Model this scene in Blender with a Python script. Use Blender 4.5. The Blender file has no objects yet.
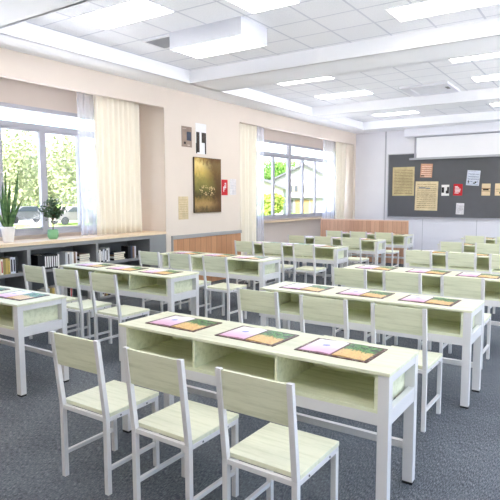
import bpy, bmesh, math, random
from mathutils import Vector, Matrix
random.seed(7)
C = bpy.context.scene.collection
SC = bpy.context.scene
R_ = math.radians

# ------------------------------------------------------------------ camera
YAW = R_(33.99); PITCH = R_(5.63); F_PX = 535.1; CAM_H = 1.608
cd = bpy.data.cameras.new('camera'); cam = bpy.data.objects.new('camera', cd); C.objects.link(cam)
cam.location = (0, 0, CAM_H); cam.rotation_euler = (Matrix.Rotation(YAW, 3, 'Z') @ Matrix.Rotation(R_(90)-PITCH, 3, 'X') @ Matrix.Rotation(-.0028, 3, 'Z')).to_euler()
cd.sensor_width = 36; cd.lens = F_PX / 500 * 36
cd.clip_start = .05; cd.clip_end = 600
SC.camera = cam

# ------------------------------------------------------------------ light
SKY_STRENGTH = .62
SUN_STRENGTH = 11.5
PANEL_STRENGTH = 6.0
EXPOSURE = 0.82
w = bpy.data.worlds.new('sky'); SC.world = w; w.use_nodes = True
nt = w.node_tree; nt.nodes.clear()
wo = nt.nodes.new('ShaderNodeOutputWorld'); bg = nt.nodes.new('ShaderNodeBackground')
sk = nt.nodes.new('ShaderNodeTexSky'); sk.sky_type = 'NISHITA'; sk.sun_disc = False
sk.sun_elevation = R_(48); sk.sun_rotation = R_(165); sk.air_density = 1.0; sk.dust_density = 3.0; sk.ozone_density = 1.0
nt.links.new(sk.outputs[0], bg.inputs[0]); nt.links.new(bg.outputs[0], wo.inputs[0])
bg.inputs[1].default_value = SKY_STRENGTH
sl = bpy.data.lights.new('sun', 'SUN'); sl.energy = SUN_STRENGTH; sl.angle = R_(2); sl.color = (1, .97, .92)
so = bpy.data.objects.new('sun', sl); C.objects.link(so); so.location = (20, -20, 30)
so.rotation_euler = Vector((.10, -.62, .78)).to_track_quat('Z', 'Y').to_euler()
vs = SC.view_settings; vs.view_transform = 'Standard'; vs.look = 'None'; vs.gamma = 1; vs.use_curve_mapping = False
vs.exposure = EXPOSURE
SC.cycles.max_bounces = 12; SC.cycles.diffuse_bounces = 8; SC.cycles.transparent_max_bounces = 16
SC.cycles.use_denoising = True

# ------------------------------------------------------------------ materials
def srgb(r, g, b):
    f = lambda c: (c/255/12.92) if c/255 <= .04045 else ((c/255+.055)/1.055)**2.4
    return (f(r), f(g), f(b), 1)

def mat(name, rgb, rough=.6, var=.04, scale=8, stretch=(1, 1, 1), spec=.4, metal=0, bump=0.0, coords='Object'):
    """principled with a soft procedural colour variation"""
    m = bpy.data.materials.new(name); m.use_nodes = True
    n = m.node_tree.nodes; l = m.node_tree.links
    p = n['Principled BSDF']; p.inputs['Roughness'].default_value = rough; p.inputs['Metallic'].default_value = metal
    p.inputs['Specular IOR Level'].default_value = spec
    tc = n.new('ShaderNodeTexCoord'); mp = n.new('ShaderNodeMapping'); mp.inputs['Scale'].default_value = stretch
    l.new(tc.outputs[coords], mp.inputs[0])
    ns = n.new('ShaderNodeTexNoise'); ns.inputs['Scale'].default_value = scale; ns.inputs['Detail'].default_value = 4
    l.new(mp.outputs[0], ns.inputs['Vector'])
    rp = n.new('ShaderNodeValToRGB'); c = srgb(*rgb)
    rp.color_ramp.elements[0].position = .3; rp.color_ramp.elements[1].position = .7
    rp.color_ramp.elements[0].color = tuple(max(0, v*(1-var)) for v in c[:3]) + (1,)
    rp.color_ramp.elements[1].color = tuple(min(1, v*(1+var)) for v in c[:3]) + (1,)
    l.new(ns.outputs[0], rp.inputs[0]); l.new(rp.outputs[0], p.inputs['Base Color'])
    if bump:
        b = n.new('ShaderNodeBump'); b.inputs['Strength'].default_value = bump; b.inputs['Distance'].default_value = .01
        l.new(ns.outputs[0], b.inputs['Height']); l.new(b.outputs[0], p.inputs['Normal'])
    return m

class G:
    """tiny node-graph helper"""
    def __init__(s, m): s.m = m; s.n = m.node_tree.nodes; s.l = m.node_tree.links; s.p = s.n['Principled BSDF']
    def tc(s, which='Generated', scale=(1,1,1), rot=(0,0,0), loc=(0,0,0)):
        t = s.n.new('ShaderNodeTexCoord'); mp = s.n.new('ShaderNodeMapping')
        mp.inputs['Scale'].default_value = scale; mp.inputs['Rotation'].default_value = rot; mp.inputs['Location'].default_value = loc
        s.l.new(t.outputs[which], mp.inputs[0]); return mp.outputs[0]
    def sep(s, v):
        x = s.n.new('ShaderNodeSeparateXYZ'); s.l.new(v, x.inputs[0]); return x.outputs
    def math(s, op, a, b=0.0, c=None):
        x = s.n.new('ShaderNodeMath'); x.operation = op
        for i, q in enumerate((a, b) if c is None else (a, b, c)):
            if isinstance(q, (int, float)): x.inputs[i].default_value = q
            else: s.l.new(q, x.inputs[i])
        return x.outputs[0]
    def noise(s, v, scale, detail=3, rough=.5):
        x = s.n.new('ShaderNodeTexNoise'); x.inputs['Scale'].default_value = scale; x.inputs['Detail'].default_value = detail
        x.inputs['Roughness'].default_value = rough
        s.l.new(v, x.inputs['Vector']); return x.outputs[0]
    def ramp(s, f, stops, const=False):
        x = s.n.new('ShaderNodeValToRGB'); r = x.color_ramp
        if const: r.interpolation = 'CONSTANT'
        while len(r.elements) < len(stops): r.elements.new(.5)
        for e, (p, c) in zip(r.elements, stops): e.position = p; e.color = srgb(*c) if len(c) == 3 else c
        s.l.new(f, x.inputs[0]); return x.outputs[0]
    def mix(s, f, a, b):
        x = s.n.new('ShaderNodeMix'); x.data_type = 'RGBA'
        if isinstance(f, (int, float)): x.inputs[0].default_value = f
        else: s.l.new(f, x.inputs[0])
        for i, q in ((6, a), (7, b)):
            if isinstance(q, tuple): x.inputs[i].default_value = srgb(*q)
            else: s.l.new(q, x.inputs[i])
        return x.outputs[2]
    def out(s, c): s.l.new(c, s.p.inputs['Base Color']); return s.m

def base(name, rough=.6, spec=.3):
    m = bpy.data.materials.new(name); m.use_nodes = True
    g = G(m); g.p.inputs['Roughness'].default_value = rough; g.p.inputs['Specular IOR Level'].default_value = spec
    return g

# pale ash wood of the furniture
def wood(name, light, dark, rough=.45, stretch=(1.2, 14, 14), scale=2.2):
    g = base(name, rough, .35)
    v = g.tc('Object', stretch)
    a = g.noise(v, scale, 6, .62); b = g.noise(v, scale*7, 3, .6)
    f = g.math('ADD', g.math('MULTIPLY', a, .75), g.math('MULTIPLY', b, .25))
    return g.out(g.ramp(f, [(.36, dark), (.52, light), (.75, tuple(min(255, c+5) for c in light))]))
M = {}
M['ash'] = wood('pale_ash_wood', (227, 228, 203), (209, 212, 182))
M['ash_v'] = wood('pale_ash_wood_panel', (226, 229, 200), (207, 211, 179))
M['white_metal'] = mat('white_painted_metal', (222, 221, 220), .35, .01, 5)
M['black_plastic'] = mat('black_plastic', (22, 22, 24), .5, .1)
M['steel'] = mat('dull_steel_bolt', (70, 70, 74), .35, .05, metal=.6)
M['counter'] = wood('light_oak_counter', (236, 214, 184), (222, 198, 166), .4, (14, 1.2, 14), 2)
M['grey_case'] = mat('grey_laminate', (140, 142, 144), .5, .03, 3)
M['grey_dark'] = mat('dark_grey_laminate', (122, 123, 126), .6, .03, 3)
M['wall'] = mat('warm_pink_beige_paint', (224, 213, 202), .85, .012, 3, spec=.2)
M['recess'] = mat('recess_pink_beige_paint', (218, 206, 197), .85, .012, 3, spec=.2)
M['wall_white'] = mat('cool_white_paint', (226, 226, 232), .8, .012, 3, spec=.2)
M['soffit'] = mat('white_ceiling_paint', (246, 247, 250), .8, .01, 2, spec=.2)
M['frame'] = mat('grey_aluminium_frame', (168, 168, 178), .45, .02, 4)
M['cap'] = mat('grey_cap_rail', (168, 168, 168), .5, .03, 6)
M['board'] = mat('charcoal_board', (96, 97, 101), .75, .03, 6, spec=.2)
M['board_frame'] = mat('board_frame_aluminium', (176, 177, 184), .4, .02, 4)
M['screen'] = mat('matt_white_screen', (238, 238, 241), .85, .01, 2, spec=.1)
M['housing'] = mat('white_housing', (230, 231, 238), .6, .01, 2)

# vertical wood planks (wainscot and low partition)
def planks(name, a, b, axis, pitch):
    g = base(name, .55, .3)
    v = g.tc('Object'); s = g.sep(v)[axis]
    st = g.math('MULTIPLY', s, 1/pitch); cell = g.math('FLOOR', st); fr = g.math('FRACT', st)
    wn = g.n.new('ShaderNodeTexWhiteNoise'); wn.noise_dimensions = '1D'; g.l.new(cell, wn.inputs['W'])
    grain = g.noise(g.tc('Object', (30, 30, 2)), 2.0, 5, .6)
    f = g.math('ADD', g.math('MULTIPLY', wn.outputs[0], .35), g.math('MULTIPLY', grain, .65))
    col = g.ramp(f, [(.25, b), (.65, a)])
    seam = g.math('LESS_THAN', fr, .05)
    return g.out(g.mix(seam, col, tuple(int(c*.82) for c in b)))
M['wainscot'] = planks('warm_oak_planks_wainscot', (208, 158, 120), (184, 134, 98), 1, .16)
M['partition'] = planks('warm_oak_planks_partition', (212, 170, 142), (190, 146, 120), 0, .11)

# carpet
g = base('blue_grey_carpet', .95, .1)
v = g.tc('Object', (1, 1, 1), (0, 0, R_(20)))
wv = g.n.new('ShaderNodeTexWave'); wv.inputs['Scale'].default_value = 9; wv.inputs['Distortion'].default_value = 2.5
wv.inputs['Detail'].default_value = 2; wv.inputs['Detail Scale'].default_value = 6; g.l.new(v, wv.inputs['Vector'])
n1 = g.noise(v, 180, 2, .8); n2 = g.noise(v, 1.1, 3)
n3 = g.noise(g.tc('Object', (190, 34, 1), (0, 0, R_(6))), 1.0, 3, .65)
f = g.math('ADD', g.math('MULTIPLY', wv.outputs['Fac'], .0), g.math('ADD', g.math('MULTIPLY', n1, .30), g.math('ADD', g.math('MULTIPLY', n2, .14), g.math('MULTIPLY', n3, .49))))
g.out(g.ramp(f, [(.34, (46, 50, 55)), (.46, (92, 97, 103)), (.58, (150, 154, 158))]))
bp = g.n.new('ShaderNodeBump'); bp.inputs['Strength'].default_value = .4; bp.inputs['Distance'].default_value = .004
g.l.new(f, bp.inputs['Height']); g.l.new(bp.outputs[0], g.p.inputs['Normal'])
M['carpet'] = g.m

# ceiling tiles with a T-bar grid
TX, TY = .555, .532
g = base('ceiling_tiles', .85, .15)
s = g.sep(g.tc('Object'))
fx = g.math('FRACT', g.math('MULTIPLY', g.math('ADD', s[0], 5.22+TX*40), 1/TX)); fy = g.math('FRACT', g.math('MULTIPLY', g.math('ADD', s[1], -4.1+TY*40), 1/TY))
ln = g.math('MAXIMUM', g.math('LESS_THAN', fx, .045), g.math('LESS_THAN', fy, .045))
pit = g.noise(g.tc('Object'), 60, 2, .6)
tile = g.ramp(pit, [(.35, (240, 241, 245)), (.6, (248, 249, 252))])
M['tiles'] = g.out(g.mix(ln, tile, (216, 218, 226)))

def fabric(name, rgb, transl=.25, alpha=1.0):
    m = bpy.data.materials.new(name); m.use_nodes = True; n = m.node_tree.nodes; l = m.node_tree.links
    n.clear(); o = n.new('ShaderNodeOutputMaterial')
    tc = n.new('ShaderNodeTexCoord'); mp = n.new('ShaderNodeMapping'); mp.inputs['Scale'].default_value = (200, 200, 30)
    ns = n.new('ShaderNodeTexNoise'); ns.inputs['Scale'].default_value = 1; l.new(tc.outputs['Object'], mp.inputs[0]); l.new(mp.outputs[0], ns.inputs['Vector'])
    rp = n.new('ShaderNodeValToRGB'); c = srgb(*rgb)
    rp.color_ramp.elements[0].color = tuple(v*.94 for v in c[:3])+(1,); rp.color_ramp.elements[1].color = c
    l.new(ns.outputs[0], rp.inputs[0])
    d = n.new('ShaderNodeBsdfDiffuse'); t = n.new('ShaderNodeBsdfTranslucent'); mx = n.new('ShaderNodeMixShader'); mx.inputs[0].default_value = transl
    l.new(rp.outputs[0], d.inputs[0]); l.new(rp.outputs[0], t.inputs[0]); l.new(d.outputs[0], mx.inputs[1]); l.new(t.outputs[0], mx.inputs[2])
    if alpha < 1:
        tr = n.new('ShaderNodeBsdfTransparent'); m2 = n.new('ShaderNodeMixShader'); m2.inputs[0].default_value = alpha
        l.new(tr.outputs[0], m2.inputs[1]); l.new(mx.outputs[0], m2.inputs[2]); l.new(m2.outputs[0], o.inputs[0])
    else: l.new(mx.outputs[0], o.inputs[0])
    return m
M['curtain'] = fabric('cream_curtain_cloth', (250, 244, 230), .10)
M['sheer'] = fabric('white_voile', (244, 246, 255), .5, .27)

g = bpy.data.materials.new('window_glass'); g.use_nodes = True; n = g.node_tree.nodes; l = g.node_tree.links; n.clear()
o = n.new('ShaderNodeOutputMaterial'); tr = n.new('ShaderNodeBsdfTransparent'); gl = n.new('ShaderNodeBsdfGlossy'); mx = n.new('ShaderNodeMixShader')
tr.inputs[0].default_value = (.97, .985, 1, 1); gl.inputs['Roughness'].default_value = .02
mx.inputs[0].default_value = .03; l.new(tr.outputs[0], mx.inputs[1]); l.new(gl.outputs[0], mx.inputs[2]); l.new(mx.outputs[0], o.inputs[0])
M['glass'] = g

g = bpy.data.materials.new('lamp_diffuser'); g.use_nodes = True; p = g.node_tree.nodes['Principled BSDF']
p.inputs['Base Color'].default_value = (1, 1, 1, 1); p.inputs['Emission Color'].default_value = (1, .965, .93, 1); p.inputs['Emission Strength'].default_value = PANEL_STRENGTH
M['diffuser'] = g

# ------------------------------------------------------------------ mesh helpers
def box(bm, x0, x1, y0, y1, z0, z1):
    v = [bm.verts.new(p) for p in ((x0,y0,z0),(x1,y0,z0),(x1,y1,z0),(x0,y1,z0),(x0,y0,z1),(x1,y0,z1),(x1,y1,z1),(x0,y1,z1))]
    for f in ((0,3,2,1),(4,5,6,7),(0,1,5,4),(1,2,6,5),(2,3,7,6),(3,0,4,7)): bm.faces.new([v[i] for i in f])
    return v
def slant(bm, lo, hi):
    """prism between two rectangles lo, hi = (x0,x1,y0,y1,z)"""
    q = []
    for (x0, x1, y0, y1, z) in (lo, hi): q += [bm.verts.new(p) for p in ((x0,y0,z),(x1,y0,z),(x1,y1,z),(x0,y1,z))]
    for f in ((0,3,2,1),(4,5,6,7),(0,1,5,4),(1,2,6,5),(2,3,7,6),(3,0,4,7)): bm.faces.new([q[i] for i in f])
def prism(bm, pts, ax, a0, a1):
    """polygon pts extruded along axis ax"""
    def mk(p, a):
        c = list(p); c.insert(ax, a); return bm.verts.new(c)
    A = [mk(p, a0) for p in pts]; B = [mk(p, a1) for p in pts]
    bm.faces.new(A); bm.faces.new(B[::-1])
    for i in range(len(pts)):
        j = (i+1) % len(pts); bm.faces.new((A[i], B[i], B[j], A[j]))
def lathe(bm, prof, cx=0, cy=0, seg=24):
    rings = []
    for r, z in prof: rings.append([bm.verts.new((cx+r*math.cos(2*math.pi*i/seg), cy+r*math.sin(2*math.pi*i/seg), z)) for i in range(seg)])
    for a, b in zip(rings, rings[1:]):
        for i in range(seg): bm.faces.new((a[i], a[(i+1)%seg], b[(i+1)%seg], b[i]))
    bm.faces.new(rings[0][::-1]); bm.faces.new(rings[-1])
def tube(bm, pts, radii, seg=6):
    rings = []
    for i, p in enumerate(pts):
        p = Vector(p); d = (Vector(pts[min(i+1, len(pts)-1)]) - Vector(pts[max(i-1, 0)])).normalized()
        u = d.orthogonal().normalized(); vv = d.cross(u)
        rings.append([bm.verts.new(p + (u*math.cos(2*math.pi*k/seg)+vv*math.sin(2*math.pi*k/seg))*radii[i]) for k in range(seg)])
    for a, b in zip(rings, rings[1:]):
        for i in range(seg): bm.faces.new((a[i], a[(i+1)%seg], b[(i+1)%seg], b[i]))
    bm.faces.new(rings[0][::-1]); bm.faces.new(rings[-1])
def obj(name, bm, m, parent=None, bevel=0, smooth=False, loc=None, rot=None):
    bmesh.ops.recalc_face_normals(bm, faces=bm.faces)
    me = bpy.data.meshes.new(name); bm.to_mesh(me); bm.free()
    if m: me.materials.append(m)
    if smooth:
        for p in me.polygons: p.use_smooth = True
    o = bpy.data.objects.new(name, me); C.objects.link(o)
    if parent: o.parent = parent
    if loc: o.location = loc
    if rot: o.rotation_euler = rot
    if bevel:
        b = o.modifiers.new('bevel', 'BEVEL'); b.width = bevel; b.segments = 2; b.limit_method = 'ANGLE'
    return o
def B(name, m, dims, parent=None, bevel=0):
    bm = bmesh.new()
    for d in (dims if isinstance(dims[0], (tuple, list)) else [dims]): box(bm, *d)
    return obj(name, bm, m, parent, bevel)
def tag(o, label, cat, group=None):
    o['label'] = label; o['category'] = cat
    if group: o['group'] = group
    return o
def thing(name, label, cat, loc=(0,0,0), rz=0, group=None):
    o = bpy.data.objects.new(name, None); C.objects.link(o); o.location = loc; o.rotation_euler = (0,0,rz); o.empty_display_size = .1
    return tag(o, label, cat, group)
def struct(o): o['kind'] = 'structure'; return o
KIDS = {}
def dup(root, loc, rz, label, group=None):
    r = root.copy(); C.objects.link(r); r.location = loc; r.rotation_euler = (0,0,rz); r['label'] = label
    if group: r['group'] = group
    for ch in KIDS[root.name]:
        c = ch[0].copy(); C.objects.link(c); c.parent = r
        for gch in ch[1]:
            d = gch.copy(); C.objects.link(d); d.parent = c
    return r
def remember(root):
    KIDS[root.name] = [(c, [g for g in bpy.data.objects if g.parent == c]) for c in bpy.data.objects if c.parent == root]

# ------------------------------------------------------------------ the room
XW, XR, Y0, YB, ZS, ZT = -6.3, 2.6, -1.6, 14.90, 3.44, 3.65
struct(B('floor', M['carpet'], (-7.05, XR+.15, Y0-.15, YB+.15, -.12, 0)))
XF = -6.87       # back face of the window recesses
WIN1 = (1.85, 6.1, 1.085, 2.875); WIN2 = (9.45, 14.6, 1.075, 2.945)
wl = []
wl.append((-7.05, XW, Y0, 1.5, 0, ZS))                # before the first window
wl.append((-7.05, XW, 6.78, 8.98, 0, ZS))             # pier with the posters
wl.append((-7.05, XW, 14.75, YB, 0, ZS))
wl.append((XW-.1, XW, 1.5, 6.78, 3.108, ZS)); wl.append((XW-.1, XW, 8.98, 14.75, 3.12, ZS))   # pelmets
obj_wall = struct(B('wall_left', M['wall'], wl))
for i, (a, b, WW) in enumerate(((1.5, 6.78, WIN1), (8.98, 14.75, WIN2))):
    y0, y1, z0, z1 = WW
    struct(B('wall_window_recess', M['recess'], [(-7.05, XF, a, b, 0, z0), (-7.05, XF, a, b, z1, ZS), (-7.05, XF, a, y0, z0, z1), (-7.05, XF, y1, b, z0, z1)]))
struct(B('wall_back', M['wall_white'], (-7.05, XR+.15, YB, YB+.15, 0, ZS+.4)))
RW_ADDED = [(.2, 4.2), (5.4, 9.4), (10.6, 14.4)]      # unseen windows added in the right wall to bring in daylight
d = [(XR, XR+.15, Y0, YB, 0, .25), (XR, XR+.15, Y0, YB, 3.2, ZS+.4)]; e = Y0
for a, b in RW_ADDED: d.append((XR, XR+.15, e, a, .25, 3.2)); e = b
d.append((XR, XR+.15, e, YB, .25, 3.2))
struct(B('wall_right', M['wall'], d))
struct(B('wall_front', M['wall'], (-7.05, XR+.15, Y0-.15, Y0, 0, ZS+.4)))
struct(B('ceiling', M['tiles'], (-7.05, XR+.15, Y0, YB, ZT, ZT+.15)))
# dropped beams and soffit border between the tile fields, each with a stepped lip
def beam(name, x0, x1, y0, y1, lips):
    d = [(x0, x1, y0, y1, ZS, ZT)]
    for s in lips:
        for dz, t in ((.045, .05), (.08, .025)):
            if s == '+x': d.append((x1, x1+t, y0, y1, ZS, ZS+dz))
            if s == '-y': d.append((x0, x1, y0-t, y0, ZS, ZS+dz))
            if s == '+y': d.append((x0, x1, y1, y1+t, ZS, ZS+dz))
    return struct(B(name, M['soffit'], d))
XS = -5.79
beam('trim_1', -7.05, XS, Y0, YB, ['+x'])
beam('trim_2', XS, 2.0, 6.85, 7.58, ['-y', '+y'])
beam('trim_3', XS, 2.0, 11.15, 11.57, ['-y', '+y'])
beam('trim_4', XS, 2.0, 14.15, YB, ['-y'])
beam('trim_5', XS, 2.0, 2.7, 3.45, ['-y', '+y'])
beam('trim_6', 2.0, XR, Y0, YB, [])
beam('trim_7', XS, 2.0, Y0, Y0+.6, ['+y'])

# windows
def window(name, WW, mull, transom, full):
    y0, y1, z0, z1 = WW; t = .055; x0, x1 = -6.86, -6.79
    fr = [(x0, x1, y0, y1, z0, z0+t), (x0, x1, y0, y1, z1-t, z1), (x0, x1, y0, y0+t, z0, z1), (x0, x1, y1-t, y1, z0, z1),
          (x0, x1, y0+t, y1-t, transom-.035, transom+.035)]
    for y, wd in mull: fr.append((x0+.005, x1-.005 + (.01 if wd > .1 else 0), y-wd/2, y+wd/2, z0+t, (z1-t if y in full else transom-.035)))
    # sash rails inside each light
    ys = [y0+t] + [y for y, _ in mull] + [y1-t]
    for a, b in zip(ys, ys[1:]):
        fr.append((x0+.015, x1-.02, a, b, z0+t, z0+t+.045)); fr.append((x0+.015, x1-.02, a, b, transom-.07, transom-.035))
    w_ = struct(B(name, M['frame'], fr))
    gp = B('pane', M['glass'], (-6.832, -6.826, y0+.02, y1-.02, z0+.02, z1-.02), w_)
    return w_
window('window_1', WIN1, [(2.8, .06), (3.45, .11), (4.13, .06), (4.785, .10), (5.43, .075)], 2.606, [])
window('window_2', WIN2, [(10.35, .07), (11.12, .07), (11.87, .14), (12.6, .07), (13.32, .07), (14.05, .06)], 2.64, [11.87])
for k, (a, b) in enumerate(RW_ADDED):  # frames and panes of the added, unseen right-wall windows
    fr = [(XR+.03, XR+.09, a, b, .25, .31), (XR+.03, XR+.09, a, b, 3.14, 3.2)] + [(XR+.03, XR+.09, y-.03, y+.03, .31, 3.14) for y in (a+.03, a+(b-a)*.25, (a+b)/2, a+(b-a)*.75, b-.03)]
    w_ = struct(B('window_%d' % (3+k), M['frame'], fr)); B('pane', M['glass'], (XR+.055, XR+.061, a+.02, b-.02, .27, 3.18), w_)
struct(B('trim_8', M['counter'], (XF, -6.72, 8.98, 14.75, 1.0, 1.035), bevel=.004))     # sill of the far window

# wainscot under the posters
wa = struct(B('trim_9', M['wainscot'], (XW, XW+.02, 6.93, 8.98, .0, .88)))
struct(B('trim_10', M['cap'], [(XW, XW+.04, 6.9, 8.99, .88, .945), (XW, XW+.03, 6.9, 6.93, 0, .88)], bevel=.004))

# back wall: joints and board surround
struct(B('trim_11', M['board_frame'], (-5.415, -5.375, YB-.012, YB, 0, ZS)))
g = M['wall_white']
struct(B('baseboard_back', M['cap'], (XW, XR, YB-.015, YB, 0, .1)))
for k, x in enumerate((-4.3, -2.9, -1.5)):
    struct(B('trim_%d' % (12+k), M['board_frame'], (x-.006, x+.006, YB-.006, YB, .1, 1.0)))

# low wooden partition in front of the board wall
t = thing('wooden_partition', 'low partition of warm vertical oak planks behind the window-side desks', 'partition', (-5.14, 12.66, 0))
B('plank_panel', M['partition'], (-1.15, 1.15, -.03, .03, 0, 1.02), t, .004)
B('cap_strip', mat('pale_oak_cap', (222, 186, 166), .5, .03), (-1.155, 1.155, -.035, .035, 1.02, 1.045), t, .003)

# board
t = thing('notice_board', 'long charcoal grey board with a thin metal frame on the far wall', 'board', (-5.31, YB, 1.03))
W = 5.9
B('panel', M['board'], (.02, W-.02, -.03, 0, .02, 1.75), t)
B('frame', M['board_frame'], [(0, .02, -.04, 0, 0, 1.77), (W-.02, W, -.04, 0, 0, 1.77), (.02, W-.02, -.04, 0, 1.75, 1.77), (.02, W-.02, -.06, 0, -.01, .02)], t)

# projection screen
t = thing('projection_screen', 'white projection screen let down a little over the charcoal board', 'screen', (-4.55, YB-.11, 2.655))
B('housing', M['housing'], [(-.24, 5.2, -.18, .1, .60, .784), (-.24, 5.2, -.21, .1, .575, .61)], t, .006)
B('screen_fabric', M['screen'], (.06, 4.7, -.005, .005, .0, .57), t)
B('side_border', M['frame'], [(0, .05, -.008, .003, .0, .57), (4.7, 4.76, -.008, .003, .0, .57), (.05, 4.7, -.008, -.0052, .545, .57)], t)
B('bottom_bar', M['board_frame'], (-.13, 4.9, -.03, .03, -.045, .01), t, .008)

# ------------------------------------------------------------------ ceiling fittings
def light(x0, x1, y0, y1, label, z=ZT, deep=False):
    cx, cy = (x0+x1)/2, (y0+y1)/2; a, b = (x1-x0)/2, (y1-y0)/2
    if deep:
        t = thing('ceiling_light', label, 'ceiling light', (cx, cy, z))
        B('light_box', mat('light_box_enamel', (205, 208, 216), .6, .01), (-a, a, -b, b, 0, ZT-z), t)
        fw = .022; z0 = -.006
        B('frame', M['soffit'], [(-a,a,-b,-b+fw,z0,0),(-a,a,b-fw,b,z0,0),(-a,-a+fw,-b+fw,b-fw,z0,0),(a-fw,a,-b+fw,b-fw,z0,0)], t)
        B('diffuser', M['diffuser'], (-a+fw, a-fw, -b+fw, b-fw, z0+.001, 0), t)
    else:
        t = thing('ceiling_light', label, 'ceiling light', (cx, cy, z-.016)); fw = .014
        B('frame', M['soffit'], [(-a,a,-b,-b+fw,.004,.016),(-a,a,b-fw,b,.004,.016),(-a,-a+fw,-b+fw,b-fw,.004,.016),(a-fw,a,-b+fw,b-fw,.004,.016)], t)
        B('diffuser', M['diffuser'], (-a+fw, a-fw, -b+fw, b-fw, 0, .016), t)
    t['group'] = 'ceiling light panels'
    return t
light(-5.22, -4.10, 4.10, 4.61, 'flush light panel in the near tile field, leftmost in view')
light(-4.68, -3.59, 5.16, 5.71, 'light on the underside of a white hanging box', z=3.45, deep=True)
light(-3.42, -2.82, 4.62, 5.14, 'flush light panel cut by the top edge of the photo, left of the widest one')
light(-2.16, -1.05, 5.86, 6.34, 'wide flush light panel at the top right corner')
light(-5.10, -4.06, 8.27, 8.65, 'flush light panel in the middle tile field, nearer of the two on the window side')
light(-5.12, -4.02, 9.92, 10.35, 'flush light panel in the middle tile field, farther of the two on the window side')
light(-2.13, -1.03, 8.27, 8.70, 'flush light panel at the right edge, nearer of the two beside the cassette')
light(-2.12, -1.02, 9.92, 10.35, 'flush light panel at the right edge, farther and shorter of the two beside the cassette')
light(-5.05, -3.99, 12.90, 13.30, 'flush light panel in the farthest tile field before the board wall')
for (x, y, lb) in ((-4.9, .6, 'first from the window wall behind the camera'), (-3.0, .6, 'second from the window wall behind the camera'), (-1.1, .6, 'third from the window wall behind the camera'), (.7, .6, 'fourth from the window wall behind the camera'),
        (.3, 4.3, 'nearest of the right-hand lane'), (.3, 6.0, 'second of the right-hand lane'), (.3, 8.45, 'third of the right-hand lane'), (.3, 10.1, 'fourth of the right-hand lane'), (.3, 13.1, 'farthest of the right-hand lane'), (-1.8, 13.1, 'just past the right edge near the board')):
    light(x-.55, x+.55, y-.22, y+.22, 'added flush light panel out of view, ' + lb)  # unseen panels, added so the room gets enough light

t = thing('air_conditioner_cassette', 'square white air conditioner cassette flush in the middle tile field', 'air conditioner', (-2.97, 10.52, ZT-.041))
B('cover', M['housing'], [(-.44,.44,-.47,-.30,0,.04), (-.44,.44,.30,.47,0,.04), (-.44,-.28,-.3,.3,0,.04), (.28,.44,-.3,.3,0,.04)], t, .004)
B('grille', mat('cassette_grille', (232, 233, 238), .5, .02), [(-.28,.28,y,y+.028,.006,.03) for y in [(-.3+.043*k) for k in range(14)]], t)
B('backing', M['housing'], (-.28, .28, -.3, .3, .03, .04), t)
B('louvre', M['grey_dark'], [(.32, .38, -.2, .0, -.004, 0)], t)
t = thing('ceiling_slat_panel', 'grey slatted ceiling panel left of the hanging light box', 'vent', (-4.97, 5.42, ZT-.021))  # flat grey slats in a white frame below the tiles
B('frame', M['soffit'], [(-.24,.24,-.22,-.19,0,.02), (-.24,.24,.19,.22,0,.02), (-.24,-.21,-.19,.19,0,.02), (.21,.24,-.19,.19,0,.02)], t)
B('slats', mat('grey_ceiling_slats', (168, 170, 176), .6, .02), [(-.21,.21,-.19+.038*k,-.19+.038*k+.03,.006,.018) for k in range(10)], t)

# ------------------------------------------------------------------ curtains
def curtain(name, label, cat, m, x, y0, y1, z0, z1, folds, amp, seed, cut=None):
    rnd = random.Random(seed); bm = bmesh.new(); nU, nV = folds*10, 14
    ph = [rnd.uniform(-.5, .5) for _ in range(folds+2)]
    rows = []
    for j in range(nV+1):
        v = j/nV; z = z0+(z1-z0)*v; row = []
        for i in range(nU+1):
            u = i/nU; k = u*folds; q = ph[int(k)]*(1-(k % 1)) + ph[int(k)+1]*(k % 1)
            dx = math.sin(2*math.pi*k+q*1.6)*amp*(1.0-.45*v) + math.sin(2*math.pi*k*.5+q+v*1.3)*amp*.3
            dy = math.sin(v*3+k)*.006
            row.append(bm.verts.new((x+dx, y0+(y1-y0)*u+dy*(1-v), z)))
        rows.append(row)
    for a, b in zip(rows, rows[1:]):
        for i in range(nU): bm.faces.new((a[i], a[i+1], b[i+1], b[i]))
    o = obj(name, bm, m, smooth=True)
    s = o.modifiers.new('thickness', 'SOLIDIFY'); s.thickness = .003
    tag(o, label, cat, 'curtains'); return o
XC = -6.5
curtain('curtain', 'cream curtain drawn beside the near window, hem touching the oak counter', 'curtain', M['curtain'], XC, 5.48, 6.42, 1.04, 3.40, 9, .035, 1)
curtain('sheer_curtain', 'white voile strip along the right edge of the near window', 'curtain', M['sheer'], XC-.09, 5.22, 5.70, 1.04, 3.40, 5, .03, 2)
curtain('curtain', 'cream curtain at the left edge of the far window, next to the posters', 'curtain', M['curtain'], XC, 9.12, 9.93, .02, 3.40, 6, .04, 3)
curtain('sheer_curtain', 'white voile strip beside the left cream curtain of the far window', 'curtain', M['sheer'], XC-.09, 9.85, 10.36, .02, 3.40, 5, .03, 4)
curtain('curtain', 'cream curtain at the right edge of the far window near the corner', 'curtain', M['curtain'], XC, 13.95, 14.66, .02, 3.40, 6, .045, 5)
curtain('sheer_curtain', 'white voile strip beside the right cream curtain of the far window', 'curtain', M['sheer'], XC-.09, 13.3, 14.1, .02, 3.40, 6, .03, 6)
for a, b, z, lab in ((1.55, 6.7, 3.40, 'white curtain track hidden above the near window'), (9.0, 14.7, 3.40, 'white curtain track hidden above the far window')):
    o = B('curtain_track', M['white_metal'], (-6.63, -6.46, a, b, z, z+.04)); tag(o, lab, 'curtain track')

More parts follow.
